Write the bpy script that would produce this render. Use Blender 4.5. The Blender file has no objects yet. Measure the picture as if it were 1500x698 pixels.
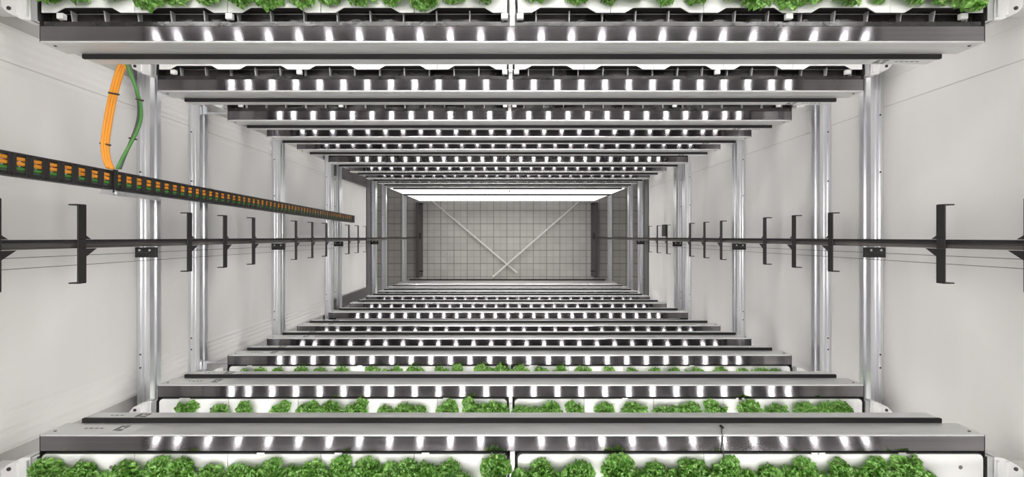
import bpy, bmesh, math, random
from mathutils import Vector, Matrix
random.seed(7)
PI = math.pi
sc = bpy.context.scene
COL = sc.collection

# ------------------------------------------------------------------ frame of reference
K = 0.8985                # metres of depth per unit u;   u = 1000 / (pixels of a 1.5 m half width)
H = K * 8.6               # height of the camera above the floor
VX, VY = 740.9, 346.4     # where the plumb line under the camera meets the picture
CX, CY = -0.0208, 0.006   # camera offset from the middle of the shaft

def zu(u):
    return H - K * u

def at(px, py, u):
    return Vector(((px - VX) * .0015 * u + CX, -(py - VY) * .0015 * u + CY, zu(u)))

# ------------------------------------------------------------------ materials
def new_mat(name, col, rough=.5, metal=0., emis=None, estr=0., aniso=0.):
    m = bpy.data.materials.new(name)
    m.use_nodes = True
    b = m.node_tree.nodes['Principled BSDF']
    b.inputs['Base Color'].default_value = (*col, 1)
    b.inputs['Roughness'].default_value = rough
    b.inputs['Metallic'].default_value = metal
    if emis:
        b.inputs['Emission Color'].default_value = (*emis, 1)
        b.inputs['Emission Strength'].default_value = estr
    return m

def nodes(m):
    nt = m.node_tree
    return nt, nt.nodes['Principled BSDF'], nt.nodes.new, nt.links.new

def add_noise(m, c1, c2, scale=(8, 8, 8), detail=4., lo=.35, hi=.65, rough=None, bump=0.):
    nt, b, N, L = nodes(m)
    tc = N('ShaderNodeTexCoord'); mp = N('ShaderNodeMapping'); nz = N('ShaderNodeTexNoise'); cr = N('ShaderNodeValToRGB')
    mp.inputs['Scale'].default_value = scale
    nz.inputs['Scale'].default_value = 1.; nz.inputs['Detail'].default_value = detail
    L(tc.outputs['Object'], mp.inputs['Vector']); L(mp.outputs['Vector'], nz.inputs['Vector'])
    cr.color_ramp.elements[0].position = lo; cr.color_ramp.elements[0].color = (*c1, 1)
    cr.color_ramp.elements[1].position = hi; cr.color_ramp.elements[1].color = (*c2, 1)
    L(nz.outputs['Fac'], cr.inputs['Fac']); L(cr.outputs['Color'], b.inputs['Base Color'])
    if rough:
        mr = N('ShaderNodeMapRange'); mr.inputs['To Min'].default_value = rough[0]; mr.inputs['To Max'].default_value = rough[1]
        L(nz.outputs['Fac'], mr.inputs['Value']); L(mr.outputs['Result'], b.inputs['Roughness'])
    if bump:
        bp = N('ShaderNodeBump'); bp.inputs['Strength'].default_value = bump; bp.inputs['Distance'].default_value = .004
        L(nz.outputs['Fac'], bp.inputs['Height']); L(bp.outputs['Normal'], b.inputs['Normal'])
    return m

M = {}
# polished stainless gutter, brushed along its length
M['gutter'] = add_noise(new_mat('stainless_steel', (.6, .6, .6), .2, 1.), (.28, .265, .278), (.34, .322, .337), (1.5, 60, 60), 3., .3, .7, (.122, .137))
def brushed(m, d, a):
    nt, b, N, L = nodes(m)
    c = N('ShaderNodeCombineXYZ')
    for i, k in enumerate('XYZ'): c.inputs[k].default_value = d[i]
    L(c.outputs['Vector'], b.inputs['Tangent']); b.inputs['Anisotropic'].default_value = a
brushed(M['gutter'], (0, 1, 0), .88)
M['front'] = add_noise(new_mat('brushed_front_plate', (.6, .6, .59), .5, .75), (.74, .74, .735), (.83, .83, .82), (3, 40, 40), 3., .3, .7, (.46, .56))
M['plate'] = add_noise(new_mat('galvanised_plate', (.7, .7, .7), .34, 1.), (.70, .70, .69), (.80, .80, .79), (3, 40, 40), 3., .3, .7, (.28, .40))
M['alu'] = add_noise(new_mat('aluminium_profile', (.72, .73, .75), .33, 1.), (.74, .75, .775), (.88, .88, .90), (60, 4, 60), 3., .3, .7, (.26, .38))
M['flange'] = add_noise(new_mat('dark_anodised', (.035, .034, .034), .75, 0.), (.022, .021, .021), (.034, .032, .032), (4, 30, 30))  # plain dark grey, matte
M['flange'].node_tree.nodes['Principled BSDF'].inputs['Specular IOR Level'].default_value = .15
M['trough'] = add_noise(new_mat('wet_dark_plastic', (.02, .018, .018), .2, 0.), (.012, .011, .011), (.035, .031, .03), (14, 14, 14), 5., .35, .65, (.06, .35), .5)
M['white'] = add_noise(new_mat('white_plastic', (.85, .85, .84), .4), (.84, .835, .825), (.87, .865, .86), (5, 5, 5))
M['board'] = add_noise(new_mat('white_planting_board', (.88, .875, .86), .5), (.86, .855, .84), (.90, .895, .88), (6, 6, 6))
M['liner'] = new_mat('black_tray_liner', (.03, .028, .028), .5)
M['sticker'] = new_mat('white_label_film', (.80, .80, .78), .45)
M['ink'] = new_mat('label_ink', (.20, .20, .20), .6)
M['rib'] = new_mat('pale_rib', (.42, .41, .41), .3)
M['housing'] = new_mat('light_housing_grey', (.10, .095, .10), .5)
M['rail'] = add_noise(new_mat('dark_guide_rail', (.06, .055, .052), .42, .3), (.07, .064, .060), (.15, .14, .13), (30, 30, 3))
M['black'] = new_mat('black_coated_steel', (.016, .014, .014), .45)
M['orange'] = new_mat('orange_cable_jacket', (.85, .34, .035), .45)
M['green'] = new_mat('green_cable_jacket', (.07, .24, .045), .45)
M['greydark'] = new_mat('dark_grey_cable_jacket', (.07, .085, .07), .45)
M['zip'] = new_mat('dark_cable_tie', (.05, .03, .02), .5)
M['screw'] = new_mat('dark_screw_head', (.06, .06, .06), .4, .6)
M['led'] = new_mat('led_diode', (.9, .9, .9), .4, 0., (1., .985, .97), 20.)
M['strip'] = new_mat('led_strip_lens', (.9, .9, .9), .4, 0., (1., .985, .97), 17.)  # for the rear strips added as extra light
M['panel'] = new_mat('glowing_panel', (.25, .25, .25), .6, 0., (1., .985, .955), 1.75)  # bright lighting of the white cabinet panels put in as emission
M['cord'] = new_mat('white_strap', (.90, .89, .87), .6)
M['trimdark'] = new_mat('dark_channel', (.075, .068, .07), .5)
M['soil'] = new_mat('planting_plug', (.22, .20, .18), .9)

def wall_mat(name, c, dc):
    m = new_mat(name, c, .55)
    nt, b, N, L = nodes(m)
    tc = N('ShaderNodeTexCoord'); mp = N('ShaderNodeMapping'); nz = N('ShaderNodeTexNoise'); cr = N('ShaderNodeValToRGB')
    mp.inputs['Scale'].default_value = (.1, .35, 7.)
    nz.inputs['Scale'].default_value = 1.; nz.inputs['Detail'].default_value = 3.
    L(tc.outputs['Object'], mp.inputs['Vector']); L(mp.outputs['Vector'], nz.inputs['Vector'])
    cr.color_ramp.elements[0].position = .3; cr.color_ramp.elements[0].color = (c[0] - dc, c[1] - dc * 1.05, c[2] - dc * 1.05, 1)
    cr.color_ramp.elements[1].position = .7; cr.color_ramp.elements[1].color = (c[0] + dc, c[1] + dc, c[2] + dc * .9, 1)
    L(nz.outputs['Fac'], cr.inputs['Fac']); L(cr.outputs['Color'], b.inputs['Base Color'])
    return m
M['wall'] = wall_mat('white_wall_panel', (.76, .745, .73), .018)
M['wallgrey'] = wall_mat('grey_wall_sheet', (.50, .49, .475), .015)

def floor_mat():
    m = new_mat('tiled_floor', (.4, .4, .4), .5)
    nt, b, N, L = nodes(m)
    tc = N('ShaderNodeTexCoord')
    out = None
    cols = []
    for w, ms in ((.125, .006), (.25, .010)):
        br = N('ShaderNodeTexBrick')
        br.offset = 0.; br.squash = 1.
        br.inputs['Scale'].default_value = 1.
        br.inputs['Brick Width'].default_value = w; br.inputs['Row Height'].default_value = w
        br.inputs['Mortar Size'].default_value = ms; br.inputs['Mortar Smooth'].default_value = .3
        br.inputs['Color1'].default_value = (1, 1, 1, 1); br.inputs['Color2'].default_value = (.93, .93, .93, 1)
        br.inputs['Mortar'].default_value = (.74, .72, .70, 1) if w < .2 else (.66, .64, .62, 1)
        L(tc.outputs['Object'], br.inputs['Vector'])
        cols.append(br.outputs['Color'])
    mx = N('ShaderNodeMix'); mx.data_type = 'RGBA'; mx.blend_type = 'MULTIPLY'; mx.inputs['Factor'].default_value = 1.
    L(cols[0], mx.inputs['A']); L(cols[1], mx.inputs['B'])
    nz = N('ShaderNodeTexNoise'); nz.inputs['Scale'].default_value = 2.5; nz.inputs['Detail'].default_value = 6.
    L(tc.outputs['Object'], nz.inputs['Vector'])
    cr = N('ShaderNodeValToRGB')
    cr.color_ramp.elements[0].position = .3; cr.color_ramp.elements[0].color = (.60, .58, .555, 1)
    cr.color_ramp.elements[1].position = .7; cr.color_ramp.elements[1].color = (.68, .66, .635, 1)
    L(nz.outputs['Fac'], cr.inputs['Fac'])
    m2 = N('ShaderNodeMix'); m2.data_type = 'RGBA'; m2.blend_type = 'MULTIPLY'; m2.inputs['Factor'].default_value = 1.
    L(mx.outputs['Result'], m2.inputs['A']); L(cr.outputs['Color'], m2.inputs['B'])
    L(m2.outputs['Result'], b.inputs['Base Color'])
    return m
M['floor'] = floor_mat()

def leaf_mat(name, dark, mid, light):
    m = bpy.data.materials.new(name); m.use_nodes = True
    nt, b, N, L = nodes(m)
    tc = N('ShaderNodeTexCoord'); nz = N('ShaderNodeTexNoise'); cr = N('ShaderNodeValToRGB')
    nz.inputs['Scale'].default_value = 110.; nz.inputs['Detail'].default_value = 4.
    L(tc.outputs['Object'], nz.inputs['Vector'])
    e = cr.color_ramp.elements
    e[0].position = .36; e[0].color = (*dark, 1)
    e[1].position = .68; e[1].color = (*light, 1)
    x = e.new(.52); x.color = (*mid, 1)
    L(nz.outputs['Fac'], cr.inputs['Fac'])
    L(cr.outputs['Color'], b.inputs['Base Color'])
    b.inputs['Roughness'].default_value = .45
    tr = N('ShaderNodeBsdfTranslucent'); L(cr.outputs['Color'], tr.inputs['Color'])
    mx = N('ShaderNodeMixShader'); mx.inputs['Fac'].default_value = .38
    L(b.outputs['BSDF'], mx.inputs[1]); L(tr.outputs['BSDF'], mx.inputs[2])
    L(mx.outputs['Shader'], nt.nodes['Material Output'].inputs['Surface'])
    return m
M['leaf'] = leaf_mat('lettuce_leaf', (.075, .27, .02), (.25, .54, .09), (.66, .84, .40))

# ------------------------------------------------------------------ mesh helpers
class MB:
    def __init__(s):
        s.bm = bmesh.new()
    def box(s, x0, x1, y0, y1, z0, z1):
        v = [s.bm.verts.new((x, y, z)) for x in (x0, x1) for y in (y0, y1) for z in (z0, z1)]
        for f in ((0, 1, 3, 2), (4, 6, 7, 5), (0, 4, 5, 1), (2, 3, 7, 6), (0, 2, 6, 4), (1, 5, 7, 3)):
            s.bm.faces.new([v[i] for i in f])
        return s
    def prism(s, pts, a, b, fn):
        """polygon pts (p, q) swept from a to b; fn(p, q, w) -> xyz"""
        A = [s.bm.verts.new(fn(p, q, a)) for p, q in pts]
        B = [s.bm.verts.new(fn(p, q, b)) for p, q in pts]
        n = len(pts)
        s.bm.faces.new(A); s.bm.faces.new(B[::-1])
        for i in range(n):
            s.bm.faces.new((A[i], B[i], B[(i + 1) % n], A[(i + 1) % n]))
        return s
    def tube(s, pts, r, seg=8, cap=True):
        pts = [Vector(p) for p in pts]
        rings = []
        up = Vector((0.31, .22, .92)).normalized()
        for i, p in enumerate(pts):
            d = (pts[min(i + 1, len(pts) - 1)] - pts[max(i - 1, 0)]).normalized()
            a = d.cross(up)
            if a.length < 1e-3: a = d.cross(Vector((1, 0, 0)))
            a.normalize(); b = d.cross(a)
            rings.append([s.bm.verts.new(p + a * (r * math.cos(2 * PI * k / seg)) + b * (r * math.sin(2 * PI * k / seg))) for k in range(seg)])
        for i in range(len(rings) - 1):
            for k in range(seg):
                s.bm.faces.new((rings[i][k], rings[i][(k + 1) % seg], rings[i + 1][(k + 1) % seg], rings[i + 1][k]))
        if cap:
            s.bm.faces.new(rings[0]); s.bm.faces.new(rings[-1][::-1])
        return s
    def disc(s, c, r, h, seg=12, axis='z'):
        c = Vector(c)
        d = {'z': Vector((0, 0, h)), 'y': Vector((0, h, 0)), 'x': Vector((h, 0, 0))}[axis]
        return s.tube([c, c + d], r, seg)
    def mesh(s, name, mat, bevel=0., smooth=False):
        bm = s.bm
        bmesh.ops.recalc_face_normals(bm, faces=bm.faces)
        if bevel:
            bmesh.ops.bevel(bm, geom=[e for e in bm.edges if len(e.link_faces) == 2 and e.calc_face_angle(0) > .6], offset=bevel, segments=2, affect='EDGES', profile=.5, clamp_overlap=True)
        me = bpy.data.meshes.new(name)
        bm.to_mesh(me); bm.free()
        me.materials.append(mat)
        if smooth:
            for p in me.polygons: p.use_smooth = True
        return me
    def build(s, name, mat, parent=None, bevel=0., smooth=False):
        o = bpy.data.objects.new(name, s.mesh(name, mat, bevel, smooth))
        COL.objects.link(o)
        if parent is not None: o.parent = parent
        return o

def tag(o, label=None, cat=None, group=None, kind=None):
    if label: o['label'] = label
    if cat: o['category'] = cat
    if group: o['group'] = group
    if kind: o['kind'] = kind
    return o

def empty(name, loc, label, cat, group=None):
    o = bpy.data.objects.new(name, None)
    COL.objects.link(o); o.location = loc
    o.empty_display_size = .05
    return tag(o, label, cat, group)

def copy_tree(src, name=None, parent=None):
    c = src.copy(); COL.objects.link(c)
    if parent is not None: c.parent = parent
    for ch in list(src.children):
        copy_tree(ch, None, c)
    return c

def struct(o):
    o['kind'] = 'structure'; return o

ONES = ['', 'first', 'second', 'third', 'fourth', 'fifth', 'sixth', 'seventh', 'eighth', 'ninth', 'tenth', 'eleventh', 'twelfth', 'thirteenth', 'fourteenth', 'fifteenth', 'sixteenth', 'seventeenth', 'eighteenth', 'nineteenth']
def ordinal(n):
    if n < 20: return ONES[n]
    t = {2: ('twenty', 'twentieth'), 3: ('thirty', 'thirtieth'), 4: ('forty', 'fortieth'), 5: ('fifty', 'fiftieth')}[n // 10]
    return t[1] if n % 10 == 0 else t[0] + '-' + ONES[n % 10]

SIDE = {-1: 'opposite the glowing panels', 1: 'above the glowing panels'}
SIDE2 = {-1: 'opposite glowing panels', 1: 'above glowing panels'}
WALLNAME = {-1: 'cable wall', 1: 'bare wall'}

# ------------------------------------------------------------------ setting
ZT = H + .9
WX = 1.70
def wall_side(s, nm):
    # the white panel between the racks, ending above the floor, and grey sheets beside it
    b = MB(); x0, x1 = sorted((s * WX, s * (WX + .05)))
    b.box(x0, x1, -.715, .715, zu(5.56), ZT)
    struct(b.build('wall_' + nm, M['wall']))
    b = MB(); o_ = .02 if s < 0 else .0
    x0, x1 = sorted((s * (WX + o_), s * (WX + o_ + .05)))
    b.box(x0, x1, -1.28, -.7155, zu(5.56), ZT); b.box(x0, x1, .7155, 1.28, zu(5.56), ZT)
    struct(b.build('wall_%s_sheet' % nm, M['wallgrey' if s < 0 else 'wall']))
    # thin joint and pressed ridges running down the panel
    b = MB()
    for y, w in ((.594, .0025),):
        xa, xb = sorted((s * (WX - .0015), s * WX))
        b.box(xa, xb, y - w / 2, y + w / 2, zu(5.5), ZT)
    struct(b.build('trim_1' if s < 0 else 'trim_2', M['wallgrey']))
    if s < 0:
        b = MB()
        for y in (-.70, -.665, -.635, -.61, -.585, .575, .62, .65, .68, .705):
            b.prism([(y - .012, 0), (y, .0025), (y + .012, 0)], zu(5.5), ZT, lambda p, q, w: (s * (WX - q), p, w))
        struct(b.build('trim_3', M['wall']))
    # dark edge profile at the foot of the panel
    b = MB(); xa, xb = sorted((s * (WX - .012), s * (WX + .05)))
    b.box(xa, xb, -.72, .72, zu(5.62), zu(5.47))
    struct(b.build('trim_4' if s < 0 else 'trim_5', M['trimdark']))
wall_side(-1, 'left'); wall_side(1, 'right')
b = MB()   # dark channels beside the low end of the cable-side panel
for y0, y1 in ((-.71, -.60), (.60, .71)):
    b.box(-WX - .0, -WX + .03, y0, y1, zu(5.46), zu(4.36))
struct(b.build('trim_6', M['trimdark']))
struct(MB().box(-2.6, 2.6, -1.33, -1.28, -.05, ZT).build('wall_front', M['wallgrey']))
struct(MB().box(-2.6, 2.6, 1.28, 1.33, -.05, ZT).build('wall_rear', M['wallgrey']))
struct(MB().box(-2.65, -2.6, -1.33, 1.33, -.05, zu(5.5)).build('wall_left_low', M['wallgrey']))
struct(MB().box(2.6, 2.65, -1.33, 1.33, -.05, zu(5.5)).build('wall_right_low', M['wallgrey']))
struct(MB().box(-2.6, 2.6, -1.28, 1.28, -.05, 0).build('floor', M['floor']))

# ------------------------------------------------------------------ growing shelves
LV = [.957, 1.4468, 1.9361, 2.4248, 2.8233, 3.2300, 3.8052, 4.3122, 4.8146, 5.26, 5.67]
TI, TO = .624, .674        # shaft-side and tray-side edge of the bright lip
HB = .079                  # height of the gutter front
FL = .609                  # shaft-side edge of the light bar
HC = .053

def arc(cx, cy, r, a0, a1, n=4):
    return [(cx + r * math.cos(math.radians(a0 + (a1 - a0) * i / n)), cy + r * math.sin(math.radians(a0 + (a1 - a0) * i / n))) for i in range(n + 1)]

def ext(mb, pts, x0, x1, s):
    return mb.prism(pts, x0, x1, lambda p, q, w: (w, s * p, q))

PARTS = {}
def shelf_meshes(s):
    """meshes of one shelf at the origin, lip top at z = 0; s = rack side"""
    P = {}
    g = MB()
    r = .005
    prof = arc(TI + r, -r, r, 180, 90) + [(TO, 0.), (TO + .002, -.002), (TO + .002, -.034), (.692, -.034), (.694, -.03), (1.13, -.03), (1.13, 0), (1.135, 0), (1.135, -HB), (TI, -HB)]
    ext(g, prof, -1.5, 1.5, s)
    P['gutter'] = g.mesh('gutter', M['gutter'])
    fp = MB(); ext(fp, arc(TI - .0022 + .005, .0014 - .005, .005, 180, 90, 6) + [(TI + .0028, .0004), (TI + .0006, -.0015), (TI - .0002, -.006), (TI - .0002, -HB), (TI - .0022, -HB)], -1.5, 1.5, s)  # lighter plate rolled over the lip puts in a bright edge highlight
    P['front_plate'] = fp.mesh('front_plate', M['front'])
    # wet dark trough insert with its ribs
    t = MB()
    if s > 0:
        ext(t, [(.6765, -.0335), (.693, -.0295), (1.128, -.0295), (1.128, -.0285), (.6935, -.0285), (.692, -.0055), (.6765, -.0045)], -1.496, 1.496, s)
    else: ext(t, [(.6765, -.0335), (.691, -.0335), (.691, -.0295), (1.128, -.0295), (1.128, -.0285), (.690, -.0285), (.690, -.032), (.678, -.032), (.678, -.004), (.6765, -.004)], -1.496, 1.496, s)
    P['trough'] = t.mesh('trough', M['trough'])
    rb = MB()
    if s > 0:
        for i in range(-14, 15):
            x = i * .1065 - .03
            if abs(x) < 1.47: ext(rb, [(.6942, -.0283), (.729, -.0283), (.729, -.010), (.6938, -.016)], x - .002, x + .002, s)
    else:
        ext(rb, [(.684, -.0318), (.688, -.0318), (.688, -.029), (.684, -.029)], -1.45, 1.45, s)
    if s > 0:
        ext(rb, [(.7265, -.0283), (.729, -.0283), (.729, -.0275), (.7265, -.0275)], -1.47, 1.47, s)
    P['drain_ribs'] = rb.mesh('drain_ribs', M['rib'])
    cd = MB()
    ext(cd, [(TO + .0025, -.033), (1.12, -.028), (1.12, .006), (.705, .006), (.69, .001), (TO + .0025, -.001)], -.008, .008, s)
    P['centre_divider'] = cd.mesh('centre_divider', M['plate'], .001)
    # light bar under the gutter
    lb = MB()
    ext(lb, [(FL, -HB - .0025), (FL, -HB - HC), (FL + .003, -HB - HC), (FL + .003, -HB - .02), (1.12, -HB - .02), (1.12, -HB - .0025)], -1.45, 1.45, s)
    P['light_bar'] = lb.mesh('light_bar', M['front'])
    fl = MB()
    ext(fl, [(FL, -HB - .002), (FL, -HB), (TI + .02, -HB), (TI + .02, -HB - .002)], -1.45, 1.45, s)
    ext(fl, [(FL - .002, -HB - .008), (FL - .002, -HB), (FL, -HB), (FL, -HB - .008)], -1.45, 1.45, s)
    P['top_flange'] = fl.mesh('top_flange', M['flange'])
    ho = MB()
    ext(ho, [(FL + .02, -HB - .0205), (1.11, -HB - .0205), (1.11, -HB - .036), (.87, -HB - .036), (.68, -HB - .036), (FL + .03, -HB - .03)], -1.445, 1.445, s)
    P['light_cover'] = ho.mesh('light_cover', M['housing'])
    for key, t0 in (('a', .735), ('b', .79)):
        ld = MB()
        xs = [i * .12 for i in range(-11, 12)]
        xs += [-1.405, 1.405]
        dz = -HB - .0365 if t0 < .88 else -HB - .0345
        for x in xs:
            n = 10
            c0 = [ld.bm.verts.new((x + .0125 * math.cos(2 * PI * k / n), s * t0 + .0125 * math.sin(2 * PI * k / n), dz)) for k in range(n)]
            c1 = [ld.bm.verts.new((x + .0105 * math.cos(2 * PI * k / n), s * t0 + .0105 * math.sin(2 * PI * k / n), dz - .003)) for k in range(n)]
            ld.bm.faces.new(c1)
            for k in range(n):
                ld.bm.faces.new((c0[k], c0[(k + 1) % n], c1[(k + 1) % n], c1[k]))
        P['led_' + key] = ld.mesh('led_dots', M['led'])
    for key, t0 in (('c', .93), ('d', 1.04)):  # unbroken rear strips, added to give the shaft more light
        ld = MB()
        ext(ld, [(t0 - .012, -HB - .0365), (t0 + .012, -HB - .0365), (t0 + .009, -HB - .040), (t0 - .009, -HB - .040)], -1.42, 1.42, s)
        P['led_' + key] = ld.mesh('led_lens', M['strip'])
    for e in (-1, 1):
        eb = MB()
        def plate(x0, x1, pts):
            xs = sorted((e * x0, e * x1))
            z0, z1 = -.03, .006
            A = [(p, q) for p, q in pts]
            eb.prism(A, z0, z1, lambda p, q, w: (e * p, s * q, w))
        plate(0, 0, [(1.504, .690), (1.522, .692), (1.522, 1.10), (1.504, 1.10)])
        P['end_channel%+d' % e] = eb.mesh('end_channel', M['alu'], .001)
        eb = MB()
        plate(0, 0, [(1.526, .690), (1.555, .694), (1.60, .716), (1.618, .735), (1.618, 1.10), (1.526, 1.10)])
        eb.box(*sorted((e * 1.528, e * 1.534)), *sorted((s * .70, s * 1.10)), .006, .014)
        eb.box(*sorted((e * 1.560, e * 1.566)), *sorted((s * .703, s * 1.10)), .006, .014)
        P['end_bracket%+d' % e] = eb.mesh('end_bracket', M['white'], .001)
        sw = MB(); sw.disc((e * 1.592, s * .728, .006), .006, .003, 10); sw.disc((e * 1.592, s * .86, .006), .006, .003, 10)
        P['screw%+d' % e] = sw.mesh('screw', M['screw'])
        ob = MB()
        ob.box(*sorted((e * 1.63, e * 1.695)), *sorted((s * .735, s * 1.10)), -.06, .004)
        P['side_block%+d' % e] = ob.mesh('side_block', M['white'], .004)
        arm = MB()
        arm.tube([(e * 1.5, s * .668, -.012), (e * 1.62, s * .668, -.012)], .005, 8)
        arm.box(*sorted((e * 1.615, e * 1.637)), *sorted((s * .66, s * .70)), -.02, -.004)
        P['side_arm%+d' % e] = arm.mesh('side_arm', M['alu'])
    return P

def sticker_mesh(s, x0, x1, tface, z0, z1):
    b = MB()
    ext(b, [(tface - .0028, z0), (tface - .0028, z1), (tface - .0022, z1), (tface - .0022, z0)], x0, x1, s)
    return b.mesh('label_sticker', M['sticker'])

def ink_mesh(s, xs, tface, z0, z1):
    b = MB()
    rr = random.Random(3)
    for x0, x1, kind in xs:
        if kind == 'block':       # printed square code reduced to a few plain bars (illegible in the photograph)
            for (a, c, d, f) in ((0, .35, .15, .8), (.42, .6, .1, .35), (.45, 1, .62, .85), (.7, 1, .12, .5)):
                ext(b, [(tface - .0034, z0 + (z1 - z0) * d), (tface - .0034, z0 + (z1 - z0) * f), (tface - .0028, z0 + (z1 - z0) * f), (tface - .0028, z0 + (z1 - z0) * d)], x0 + (x1 - x0) * a, x0 + (x1 - x0) * c, s)
        else:
            x = x0
            while x < x1:
                w = rr.uniform(.006, .018)
                ext(b, [(tface - .0034, z0 + (z1 - z0) * .45), (tface - .0034, z0 + (z1 - z0) * .56), (tface - .0028, z0 + (z1 - z0) * .56), (tface - .0028, z0 + (z1 - z0) * .45)], x, min(x1, x + w), s)
                x += w + .006
    return b.mesh('printed_marks', M['ink'])

def marks(st, s, xs, *a):
    for x in xs: part('printed_marks', ink_mesh(s, [x], *a), st)

def part(name, mesh, parent, label=None):
    o = bpy.data.objects.new(name, mesh); COL.objects.link(o); o.parent = parent
    if label: o['label'] = label
    return o

SHELF = {}
for s in (-1, 1):
    P = shelf_meshes(s)
    for i, u in enumerate(LV):
        if i == 0:
            lab = 'steel light bar overhead, the topmost tier %s' % SIDE[s]
            root = empty('light_shelf', (0, 0, zu(u)), lab, 'grow light', 'overhead light bars')
        else:
            lab = 'stainless growing shelf %s, %s tier down' % (SIDE[s], ordinal(i))
            root = empty('growing_shelf', (0, 0, zu(u)), lab, 'shelf', 'growing shelves')
        SHELF[s, i] = root
        part('gutter', P['gutter'], root)
        part('front_plate', P['front_plate'], root)
        part('light_bar', P['light_bar'], root)
        part('top_flange', P['top_flange'], root, 'dark flange')
        part('light_cover', P['light_cover'], root)
        for k in 'abcd':
            part('led_strip', P['led_' + k], root, 'glowing white diodes')
        if i > 0:
            tr = part('trough', P['trough'], root, 'wet black trough')
            part('drain_ribs', P['drain_ribs'], tr)
            part('centre_divider', P['centre_divider'], root)
            for e in (-1, 1):
                part('end_channel', P['end_channel%+d' % e], root)
                br = part('end_bracket', P['end_bracket%+d' % e], root, 'white bracket')
                part('screw', P['screw%+d' % e], br)
                if i == 1: part('side_block', P['side_block%+d' % e], root, 'white block')
                if i == 3 and e < 0: part('side_arm', P['side_arm%+d' % e], root)
            # stickers near the ends of the two plates
            if i <= 5:
                if s < 0:
                    st = part('label_sticker', sticker_mesh(s, -1.49, -1.22, TI, -.066, -.014), root, 'white sticker with dark print')
                    marks(st, s, [(-1.40, -1.34, 'line'), (-1.295, -1.265, 'block')], TI, -.066, -.014)
                    st = part('label_sticker', sticker_mesh(s, -1.44, -1.22, FL + .0022, -HB - .048, -HB - .010), root, 'white sticker with dark print')
                    marks(st, s, [(-1.38, -1.33, 'line'), (-1.29, -1.25, 'block')], FL + .0022, -HB - .048, -HB - .010)
                else:
                    st = part('label_sticker', sticker_mesh(s, 1.22, 1.44, FL + .0022, -HB - .048, -HB - .010), root, 'white sticker with dark print')
                    marks(st, s, [(1.32, 1.40, 'line'), (1.25, 1.29, 'block')], FL + .0022, -HB - .048, -HB - .010)
            for e in (-1, 1):
                sw = MB(); sw.disc((e * 1.475, s * (TI - .0042), -.02), .004, s * .002, 8, 'y')
                sw.build('plate_screw', M['screw'], root)
            # open ends of the gutter closed by plates
            for e in (-1, 1):
                ec = MB(); ext(ec, [(TI, -.0), (1.13, -.0), (1.13, -HB), (TI, -HB)], *sorted((e * 1.5005, e * 1.503)), s)
                ec.build('end_plate', M['flange'], root)

# the lowest beam, at the floor, on the side opposite the glowing panels
root = empty('floor_beam', (0, 0, zu(6.2)), 'grey steel beam low over the floor, its dark lower edge facing the tiles', 'beam')
b = MB(); ext(b, [(.627, 0), (.70, 0), (.70, -.36), (.627, -.36)], -1.5, 1.5, -1); b.build('beam_body', M['plate'], root)
b = MB(); ext(b, [(.612, -.36), (.70, -.36), (.70, -.40), (.612, -.40)], -1.42, 1.42, -1); b.build('dark_flange', M['flange'], root)
b = MB(); ext(b, [(.7005, -.34), (1.02, -.34), (1.02, -.36), (.7005, -.36)], -1.45, 1.45, -1); b.build('shelf_plate', M['plate'], root)
for e in (-1, 1):
    b = MB(); ext(b, [(.96, -.3605), (1.0, -.3605), (1.0, -zu(6.2)), (.96, -zu(6.2))], *sorted((e * 1.3, e * 1.34)), -1)
    b.build('foot', M['plate'], root)

# two white cabinet panels below the last shelf, their brightness added as glow
for k, (ua, ub) in enumerate(((5.81, 6.52), (6.70, 7.80))):
    lab = ('upper' if k == 0 else 'lower') + ' glowing white light panel across the rack, near the tiled floor'
    root = empty('light_batten', (0, .618, zu(ub)), lab, 'light panel', 'glowing light panels')
    h = K * (ub - ua)
    MB().box(-1.5, 1.5, 0, .03, 0, h).build('diffuser', M['panel'], root, .012)
    MB().box(-1.5, 1.5, .0305, .07, .01, h - .01).build('housing', M['plate'], root)
    b = MB()
    if k == 0:
        b.box(.02, .036, -.012, -.0005, h * .55, h * .72); b.build('sensor', M['black'], root)
        MB().box(-1.5, 1.5, -.008, .03, -.155, -.001).build('dark_strip', M['flange'], root)
    else:
        b.bm.free()
        for e in (-1, 1): MB().box(*sorted((e * 1.44, e * 1.5)), .031, .07, -zu(ub), .0).build('foot', M['plate'], root)

# ------------------------------------------------------------------ planting trays
def board_outline(x0, x1, s, first, last):
    """outline of one board, p = x, q = t; s > 0 has the tabbed front edge"""
    if s < 0:
        t0 = .682
        pts = [(x0, t0), (x1, t0)]
        r = .016
        if first: pts = arc(x0 + r, t0 + r, r, 180, 270) + [(x1, t0)]
        if last: pts = [(x0, t0)] + arc(x1 - r, t0 + r, r, 270, 360)
    else:
        t0, t1 = .715, .731
        a, bb = .045, .072
        pts = [(x0, t0), (x0 + a, t0), (x0 + bb, t1), (x1 - bb, t1), (x1 - a, t0), (x1, t0)]
    return pts + [(x1, 1.11), (x0, 1.11)]

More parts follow.
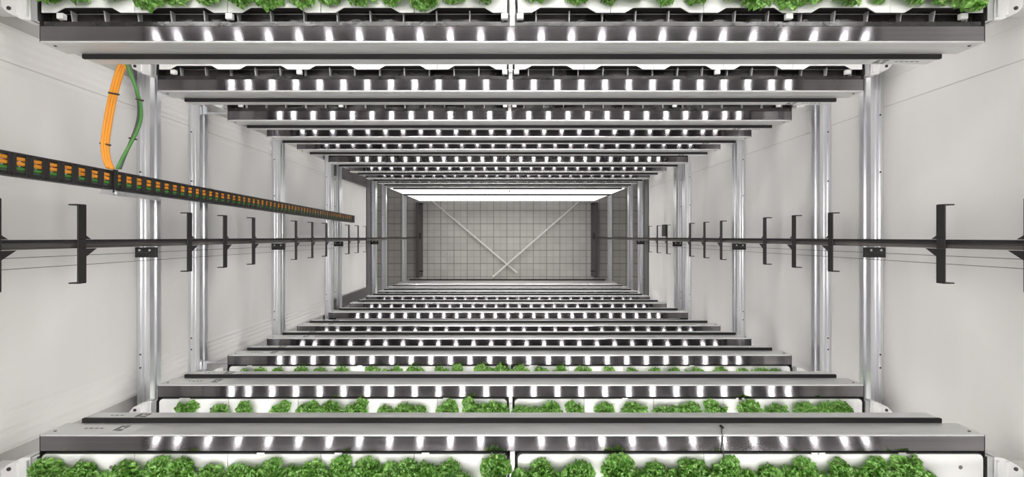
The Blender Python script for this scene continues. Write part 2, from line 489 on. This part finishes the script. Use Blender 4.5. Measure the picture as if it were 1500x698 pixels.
def tray(s, lvl, e):
    """one half-width tray; e = -1 cable wall half, 1 bare wall half"""
    lab = 'white planting tray, %s half of shelf %s, %s tier down' % (WALLNAME[e].replace(' ', '-'), SIDE2[s], ordinal(lvl))
    root = empty('planting_tray', (0, 0, zu(LV[lvl]) - .0282), lab, 'tray', 'planting trays')
    a, c = .013, 1.495
    lo, hi = (a, c) if e > 0 else (-c, -a)
    tf = .6785 if s < 0 else .732
    b = MB()
    r = .018
    out = arc(lo + r, tf + r, r, 180, 270) + arc(hi - r, tf + r, r, 270, 360) + [(hi, 1.115), (lo, 1.115)]
    b.prism(out, 0, .0295, lambda p, q, w: (p, s * q, w))
    b.build('tray_liner', M['liner'], root, 0)
    n = 5
    w = (hi - lo - .006) / n
    for i in range(n):
        x0 = lo + .003 + i * w + .0008; x1 = lo + .003 + (i + 1) * w - .0008
        b = MB()
        b.prism(board_outline(x0, x1, s, i == 0, i == n - 1), .0298, .0335, lambda p, q, w_: (p, s * q, w_))
        o = b.build('planting_board', M['board'], root, .0008)
        h = MB()
        for (fx, ft) in ((.25, .075), (.75, .075), (.5, .16), (.25, .245), (.75, .245), (.5, .33)):
            h.disc((x0 + fx * w, s * (tf + ft - .03), .0335), .0065, .0004, 12)
        if i in (0, n - 1): h.build('planting_hole', M['soil'], o)
        else: h.bm.free()
    if s > 0:
        for x in (lo + .02, hi - .04 if e > 0 else lo + .04, (hi - .02 if e < 0 else lo + .02), lo + 2 * w):
            pass
        for x in ((lo + .012, hi - .062, lo + 3 * w - .02) if e > 0 else (hi - .012, lo + .062, hi - 3 * w)):
            MB().box(x - .011, x + .011, s * .696, s * .7145, .0205, .034).build('tray_foot', M['white'], root, .002)
    else:
        rr = random.Random(lvl * 10 + e)
        for k in range(3):     # small lifting lugs lapping the steel lip
            x = lo + w * rr.choice((.35, 1.6, 2.3, 3.2, 4.1)) + k * .01
            MB().box(x - .012, x + .012, -.684, -.6765, .034, .0355).build('lifting_lug', M['white'], root)
    return root

for s in (-1, 1):
    for lvl in (1, 2, 3):
        for e in (-1, 1): tray(s, lvl, e)

# ------------------------------------------------------------------ lettuces
def lettuce_mesh(seed, R=.05):
    rr = random.Random(seed)
    bm = bmesh.new()
    n = 26
    lop = rr.uniform(0, 6.28)
    for k in range(n):
        f = k / (n - 1)
        az = k * 2.399963 + rr.uniform(-.3, .3)
        tilt = math.radians(10 + 66 * f + rr.uniform(-9, 9))
        Ln = R * (1.0 + .24 * rr.uniform(-1, 1) + .12 * math.cos(az - lop)) * (.80 + .34 * f)
        W = R * (.36 + .22 * f) * rr.uniform(.8, 1.15)
        ph = rr.uniform(0, 6)
        nu, nv = 8, 11
        grid = []
        fr = rr.uniform(3.0, 4.6)
        for i in range(nu):
            t = i / (nu - 1)
            row = []
            # midrib: rises, then bends outward
            ang = tilt * (.35 + .75 * t)
            rad = Ln * t * math.sin(ang) + .004
            zz = Ln * t * math.cos(ang) * (1.02 - .12 * t)
            wd = W * (.22 + 1.0 * math.sin(min(1., t * 1.05) * PI * .58))
            if i == nu - 1: wd *= .82
            for j in range(nv):
                v = j / (nv - 1) * 2 - 1
                edge = max(abs(v) ** 2, t ** 3)
                ruf = edge * t * R * .24 * math.sin(v * fr * PI + ph + t * 5)
                cup = (v * v) * wd * .35
                x = rad + ruf * math.cos(ang) - cup * math.cos(ang) * .7 + edge * rr.uniform(-1, 1) * R * .10
                y = v * wd + edge * rr.uniform(-1, 1) * R * .09
                z = zz + ruf * -math.sin(ang) + cup * math.sin(ang) + edge * rr.uniform(-1, 1) * R * .11
                ca, sa = math.cos(az), math.sin(az)
                row.append(bm.verts.new((x * ca - y * sa, x * sa + y * ca, max(.001, z))))
            grid.append(row)
        for i in range(nu - 1):
            for j in range(nv - 1):
                bm.faces.new((grid[i][j], grid[i][j + 1], grid[i + 1][j + 1], grid[i + 1][j]))
    me = bpy.data.meshes.new('lettuce')
    bm.to_mesh(me); bm.free()
    me.materials.append(M['leaf'])
    for p in me.polygons: p.use_smooth = True
    return me
LET = [lettuce_mesh(100 + k) for k in range(9)]

def lettuces(s, lvl, plants):
    """plants: (x, t, scale)"""
    rr = random.Random(lvl * 7 + s)
    plants = sorted(plants); keep = []
    for p in plants:
        if not any(math.hypot(p[0] - q_[0], p[1] - q_[1]) < .052 for q_ in keep): keep.append(p)
    plants = [list(p) for p in keep]
    for _ in range(3):          # crowded heads scaled down so neighbours overlap less
        for a in plants:
            for b_ in plants:
                if a is b_: continue
                d = math.hypot(a[0] - b_[0], a[1] - b_[1]); lim = (a[2] + b_[2]) * .043
                if d < lim:
                    k_ = max(.93, d / lim); a[2] = max(.56, a[2] * k_); b_[2] = max(.56, b_[2] * k_)
    for i, (x, t, f) in enumerate(plants):
        o = bpy.data.objects.new('lettuce', LET[rr.randrange(len(LET))])
        COL.objects.link(o)
        o.location = (x, s * t, zu(LV[lvl]) + .0055)
        o.rotation_euler = (0, 0, rr.uniform(0, 6.28))
        g = f * rr.uniform(.94, 1.08)
        o.scale = (g, g, g * rr.uniform(.9, 1.1))
        tag(o, 'curly green lettuce, %s plant from the cable wall, %s tier down %s' % (ordinal(i + 1), ordinal(lvl), SIDE2[s]), 'lettuce', 'lettuces %s, %s tier' % (SIDE2[s], ordinal(lvl)))

def px2x(px, u): return (px - VX) * .0015 * u + CX
front = [114, 175, 225, 258, 300, 340, 393, 451, 496, 537, 595, 625, 653, 727, 796, 851, 907, 963, 1016, 1074, 1133, 1186, 1239, 1292, 1340]
backr = [56, 92, 130, 148, 200, 281, 320, 368, 420, 475, 517, 566, 676, 775, 822, 872, 935, 988, 1044, 1102, 1160, 1211, 1267, 1318, 1362]
rr = random.Random(5)
pl = [(px2x(p, 1.40), .728 + rr.uniform(-.006, .014), rr.uniform(.66, .86)) for p in front] + [(px2x(p, 1.40), .768 + rr.uniform(-.01, .02), rr.uniform(.8, 1.0)) for p in backr if p > 60] + [(px2x(58, 1.41), .735, .8)]
lettuces(-1, 1, pl)
r2 = [267, 318, 353, 405, 445, 482, 522, 563, 592, 613, 655, 692, 730, 763, 783, 806, 845, 886, 929, 970, 990, 1017, 1050, 1100, 1143, 1180, 1215, 1240]
lettuces(-1, 2, [(px2x(p, 1.89), .734 + rr.uniform(-.008, .012), rr.uniform(.66, .88)) for p in r2])
r3 = [358, 375, 405, 438, 467, 497, 508, 542, 573, 610, 643, 670, 707, 737, 763, 793, 823, 857, 893, 928, 962, 988, 1023, 1060, 1090, 1118, 1138]
lettuces(-1, 3, [(px2x(p, 2.38), .729 + rr.uniform(-.006, .008), rr.uniform(.70, .92)) for p in r3])
pl = []
for i in range(31):
    x = -1.44 + i * 2.88 / 30
    if abs(x) < .04: x = .06
    pl.append((x + rr.uniform(-.015, .015), .782 + rr.uniform(-.008, .012), rr.uniform(.8, 1.0)))
lettuces(1, 1, pl)

# ------------------------------------------------------------------ aluminium struts on the side walls
def strut_mesh(e):
    b = MB()
    # slotted profile 60 mm deep: two flanges with a groove between, seen from above and from the shaft
    x0, x1 = 1.64, 1.6985
    prof = [(x0, 0), (x0, -.022), (x0 + .006, -.022), (x0 + .006, -.038), (x0, -.038), (x0, -.06), (x1, -.06), (x1, 0),
            (x1 - .014, 0), (x1 - .014, -.006), (x0 + .034, -.006), (x0 + .034, -.001), (x0 + .026, -.001), (x0 + .026, -.006), (x0 + .012, -.006), (x0 + .012, 0)]
    b.prism(prof, -1.12, 1.12, lambda p, q, w: (e * p, w, q))
    return b.mesh('profile', M['alu'])
STRUTS = [2.071, 2.407, 3.27, 4.22, 4.436, 5.66, 6.14, 7.36]
MOUNTED = (0, 2, 4, 5)
for e in (-1, 1):
    me = strut_mesh(e)
    sw = MB()
    for y in (-.59, -.53, .30, .56): sw.disc((e * 1.684, y, -.001), .004, .002, 8)
    sm = sw.mesh('bolt_head', M['screw'])
    for k, u in enumerate(STRUTS):
        root = empty('strut_rail', (0, 0, zu(u)), 'aluminium strut spanning the %s, %s one down' % (WALLNAME[e], ordinal(k + 1)), 'strut', 'struts on the %s' % WALLNAME[e])
        part('profile', me, root)
        part('bolt_head', sm, root)
        if k in MOUNTED:
            b = MB(); b.box(*sorted((e * 1.603, e * 1.6975)), -.088, -.042, .001, .012)
            o = b.build('rail_mount', M['black'], root, .001)
            c = MB()
            for x in (1.63, 1.675): c.disc((e * x, -.055, .012), .005, .003, 8)
            c.build('mount_bolt', M['alu'], o)
k = 7
for e in (-1, 1):      # corner posts behind the racks that carry the struts
    for y in (-1, 1):
        struct(MB().box(*sorted((e * 1.64, e * 1.695)), *sorted((y * 1.122, y * 1.18)), 0, ZT).build('trim_%d' % k, M['alu'])); k += 1

# ------------------------------------------------------------------ guide rails, brackets, rail feet
RY = -.0205
RAILTOP, RAILEND = .9, 8.18
for e in (-1, 1):
    root = empty('guide_rail', (0, RY, zu(RAILEND)), 'long dark steel guide rail running down the %s' % WALLNAME[e], 'rail', 'guide rails')
    h = K * (RAILEND - RAILTOP)
    b = MB(); b.prism([(1.604, -.016), (1.618, -.016), (1.618, -.011), (1.636, -.011), (1.636, .011), (1.618, .011), (1.618, .016), (1.604, .016), (1.604, .004), (1.608, .003), (1.608, -.001), (1.604, -.002)], 0, h, lambda p, q, w: (e * p, q, w))
    b.build('rail_profile', M['rail'], root)
    b = MB(); b.box(*sorted((e * 1.6005, e * 1.6035)), .005, .0155, 0, h); b.build('wear_strip', M['flange'], root)

def bracket_mesh(e):
    # plate parallel to the wall: narrow arms, a gusset at the rail, lips turned to the wall at the tips
    b = MB()
    for sg in (-1, 1):
        gus = .018 if sg > 0 else .040
        pts = [(.0175, 0), (.145, 0), (.147, -.004), (.147, -.028), (.145, -.031), (.0175 + gus * .75, -.031), (.0175, -.031 - gus)]
        b.prism(pts, 1.592, 1.597, lambda p, q, w: (e * w, sg * p, q))
        b.prism([(1.592, .142), (1.630, .142), (1.630, .147), (1.592, .147)], -.030, -.001, lambda p, q, w: (e * p, sg * q, w))
    b.prism([(1.5925, -.0175), (1.597, -.0175), (1.597, .0175), (1.5925, .0175)], -.031, 0, lambda p, q, w: (e * p, q, w))
    return b.mesh('rail_bracket', M['black'], .0015)
for e in (-1, 1):
    me = bracket_mesh(e)
    ks = [k for k in range(-1, 13) if k not in (1, 5, 9)]
    for n, k in enumerate(ks):
        u = 1.672 + .2875 * k
        o = bpy.data.objects.new('rail_bracket', me); COL.objects.link(o)
        o.location = (0, RY, zu(u))
        lab = 'black hooked bracket across the %s rail, %s one down' % (WALLNAME[e].replace(' ', '-'), ordinal(n + 1))
        tag(o, lab, 'bracket', 'rail brackets on the %s' % WALLNAME[e])
        if e > 0 and k == 10:
            b = MB(); b.box(1.575, 1.5905, RY + .03, RY + .15, zu(u) - .10, zu(u) - .01)
            p = b.build('rail_sensor', M['black'], None, .003)
            tag(p, 'black square sensor box on a bracket of the bare-wall rail', 'sensor')

for e in (-1, 1):
    x0, x1 = 1.585, 1.645
    root = empty('rail_pedestal', (e * 1.615, -.055, 0), 'dark upright foot plate ending the rail on the %s' % WALLNAME[e], 'rail pedestal', 'rail feet')
    zt = zu(8.19)
    d = root.location
    b = MB(); b.box(-.03, .03, -.68, .68, 0, zt); b.build('foot_plate', M['trimdark'], root, .003)
    b = MB(); b.box(*sorted((-e * .056, -e * .0305)), .02, .13, zt - .14, zt - .01)
    b.build('collar', M['black'], root)
    for y in (-.56, .655):
        b = MB(); b.tube([(-e * .0305, y, zt - .03), (-e * .10, y + .0, zt - .03)], .012, 8); b.build('stop_pin', M['black'], root)

# thin wires stretched down the walls beside the rails
for e, ys in ((-1, (-.100, -.064)), (1, (-.096, -.066))):
    for k, y in enumerate(ys):
        b = MB(); b.tube([(e * 1.632, y, zu(5.4)), (e * 1.632, y, zu(.9))], .0011, 6)
        tag(b.build('hanging_wire', M['greydark']), 'thin grey wire down the %s, %s from the rail' % (WALLNAME[e], ('second', 'first')[k]), 'wire', 'wires on the %s' % WALLNAME[e])

# ------------------------------------------------------------------ cable chain
def spline(pts, n=8):
    P = [Vector(p) for p in pts]
    P = [P[0] * 2 - P[1]] + P + [P[-1] * 2 - P[-2]]
    out = []
    for i in range(1, len(P) - 2):
        for k in range(n):
            t = k / n
            a, b_, c, d = P[i - 1], P[i], P[i + 1], P[i + 2]
            out.append(.5 * ((2 * b_) + (-a + c) * t + (2 * a - 5 * b_ + 4 * c - d) * t * t + (-a + 3 * b_ - 3 * c + d) * t ** 3))
    out.append(P[-2])
    return out

A0, A1 = at(0, 237.5, 1.33), at(516, 320.5, 4.52)
D = (A1 - A0).normalized()
root = empty('cable_chain', A1, 'black cable carrier chain slanting down the wall, orange and green cables inside', 'cable chain')
az_ = -D                                  # local +Z runs up the chain, local +X faces the shaft
ay_ = (Vector((0, 1, 0)) - az_ * az_.y).normalized()
ax_ = ay_.cross(az_)
mw = Matrix((ax_, ay_, az_)).transposed().to_4x4()
mw.translation = A1
root.matrix_world = mw
sx = 1
length = (A1 - A0).length + .36
pitch = .0452
ln = MB()
W2 = .0355
# one link: two side plates and two cross bars, leaving a window to the cables
def lbox(b, *a): b.box(*a)
def X(a, c): return sorted((sx * a, sx * c))
lbox(ln, *X(-.02, .013), W2 - .008, W2, .001, pitch - .001)
lbox(ln, *X(-.02, .013), -W2, -W2 + .008, .001, pitch - .001)
lbox(ln, *X(.010, .014), -W2 + .008, W2 - .008, .0, .0105)
lbox(ln, *X(.010, .014), -W2 + .008, W2 - .008, pitch - .0105, pitch)
lbox(ln, *X(-.02, -.017), -W2 + .008, W2 - .008, .004, pitch - .004)
lm = ln.mesh('chain_link', M['black'], .0012)
n = min(88, int(length / pitch))
for k in range(n):
    o = part('chain_link', lm, root); o.location = (0, 0, k * pitch)
for nm, m, y, r in (('orange_cable', 'orange', .019, .0065), ('orange_cable', 'orange', .004, .0065), ('green_cable', 'green', -.011, .006), ('grey_cable', 'greydark', -.0215, .005)):
    b = MB(); b.tube([(sx * .0035, y, .02), (sx * .0035, y, n * pitch - .02)], r, 8); b.build(nm, M[m], root)
b = MB(); b.box(*X(-.02, .014), -W2, W2, -.03, -.001); b.build('end_mount', M['black'], root)
# holder clipped over the chain, on the wall beside the first strut
hu = 1.71
ctr = A0 + (A1 - A0) * ((hu - 1.33) / (4.52 - 1.33))
lc = mw.inverted() @ ctr
b = MB(); b.box(*X(.0145, .019), -W2 - .012, W2 + .004, lc.z - .008, lc.z + .008); b.build('clip_mount', M['black'], root)
b = MB(); b.box(*X(-.03, .019), -W2 - .016, -W2 - .0125, lc.z - .20, lc.z + .012); b.box(*X(.0195, .023), -W2 - .022, -W2 - .006, lc.z - .20, lc.z + .0); b.box(*X(-.03, .019), -W2 - .0125, -W2 - .0005, lc.z - .006, lc.z + .006)
b.build('holder_arm', M['alu'], root)

# orange and green cable bundles dropping from the shelf to the chain
def pxpath(pts): return [at(*p) for p in pts]
oc = [(182, 90, 1.72), (176, 104, 1.71), (168, 130, 1.70), (161, 162, 1.69), (155.5, 195, 1.685), (154, 215, 1.68), (156, 232, 1.68), (161.5, 246.5, 1.675)]
root = empty('hanging_cable', at(*oc[-1]), 'bundle of orange cables hooking from the shelf down to the black cable chain', 'cable', 'cable bundles')
base = root.location
def rel(P): return [p - base for p in P]
for k in (-1, 0, 1):
    P = [at(px + k * 4.1, py + k * .8, u + k * .003) for px, py, u in oc]
    b = MB(); b.tube(rel(spline(P, 6)), .0054, 8); b.build('orange_cable', M['orange'], root, 0, True)
for py, px in ((137, 166.6), (211, 154.3)):
    c = at(px, py, 1.68)
    b = MB(); v = (at(px + 7.5, py + 2, 1.68) - at(px - 7.5, py - 1, 1.68))
    b.tube(rel([c - v * .5, c + v * .5]), .0035, 8); b.build('cable_tie', M['zip'], root)
gc = [(187, 91, 1.695), (191, 104, 1.695), (198, 126, 1.70), (204, 148, 1.705), (205, 170, 1.70), (200, 190, 1.695), (191, 210, 1.69), (181, 230, 1.685), (173.5, 247.5, 1.68)]
root = empty('hanging_cable', at(*gc[-1]), 'green and grey cable pair bowing from the shelf down to the black chain', 'cable', 'cable bundles')
base = root.location
for nm, m, k in (('green_cable', 'green', -.9), ('grey_cable', 'greydark', 1.1)):
    P = []
    for i, (px, py, u) in enumerate(gc):
        tw = math.cos(i * .75) * 1.9
        P.append(at(px + (tw if k > 0 else -tw), py, u + (.003 if k > 0 else -.002)))
    b = MB(); b.tube(rel(spline(P, 6)), .0054, 8); b.build(nm, M[m], root, 0, True)
for px, py in ((204.5, 146), (194.5, 203)):
    c = at(px, py, 1.692)
    b = MB(); v = at(px + 6, py + 1.2, 1.69) - at(px - 4.5, py - 1, 1.69)
    b.tube(rel([c - v * .5, c + v * .5]), .0035, 8); b.build('cable_tie', M['zip'], root)

# small sensor lead lying over the lip of the first shelf opposite the panels
root = empty('sensor_cord', at(1058, 650, 1.44), 'thin dark sensor lead with a bead, over the uppermost shelf lip opposite the panels', 'sensor lead')
base = root.location
xs = px2x(1058, 1.447)
xb = px2x(1058, 1.49)
P = [Vector((xb, -TI + .006, zu(1.4468) - .042)), Vector((xs, -TI + .005, zu(1.4468) - .004)), Vector((xs, -TI + .0, zu(1.4468) + .0035)), Vector((xs, -.65, zu(1.4468) + .003)), Vector((xs, -.69, zu(1.4468) + .0085)), Vector((xs, -.70, zu(1.4468) + .0085))]
b = MB(); b.tube(rel(P), .0016, 6); b.build('lead', M['greydark'], root)
b = MB(); b.tube(rel([P[0] + Vector((0, .001, -.006)), P[0] + Vector((0, .001, .006))]), .0045, 8); b.build('bead', M['black'], root)

# white straps crossed over the floor
S1 = [at(633, 294, 8.5), at(757.5, 399.5, 8.5)]
S2 = [at(847, 296, 8.5), at(722, 405, 8.5)]
for k, (S, t) in enumerate(((S1, .017), (S2, .017))):
    b = MB(); dz = Vector((0, 0, .045 * k - .03))
    b.tube([S[0] + dz, S[1] + dz], t, 8)
    tag(b.build('hanging_strap', M['cord']), 'pale strap crossing above the tiled floor from the %s corner' % WALLNAME[-1 if k == 0 else 1], 'strap', 'crossed straps')

# ------------------------------------------------------------------ light and camera
w = bpy.data.worlds.new('world'); sc.world = w; w.use_nodes = True
w.node_tree.nodes['Background'].inputs['Color'].default_value = (1., .985, .965, 1)
w.node_tree.nodes['Background'].inputs['Strength'].default_value = .12

def area(name, loc, rot, sx_, sy_, power):
    l = bpy.data.lights.new(name, 'AREA'); l.shape = 'RECTANGLE'; l.size = sx_; l.size_y = sy_; l.energy = power
    l.color = (1., .985, .965)
    o = bpy.data.objects.new(name, l); COL.objects.link(o); o.location = loc; o.rotation_euler = rot
    return o
area('room_lamp', (0, 0, H + 1.3), (0, 0, 0), 3.0, .5, 45)  # unseen area light added overhead to fill the shaft

cam = bpy.data.cameras.new('camera')
co = bpy.data.objects.new('camera', cam); COL.objects.link(co)
co.location = (CX, CY, H); co.rotation_euler = (0, 0, 0)
cam.sensor_fit = 'HORIZONTAL'; cam.sensor_width = 36.
cam.lens = 36. * (1000 * K / 1.5) / 1500
cam.shift_x = (750 - VX) / 1500
cam.shift_y = -(349 - VY) / 1500
cam.clip_start = .02; cam.clip_end = 60
sc.camera = co
sc.view_settings.view_transform = 'Standard'; sc.view_settings.look = 'None'
sc.view_settings.gamma = 1.; sc.view_settings.use_curve_mapping = False
sc.view_settings.exposure = .5
sc.cycles.max_bounces = 10; sc.cycles.diffuse_bounces = 5; sc.cycles.glossy_bounces = 5
sc.cycles.use_denoising = True
sc.cycles.sample_clamp_indirect = 6.
sc.cycles.caustics_reflective = False
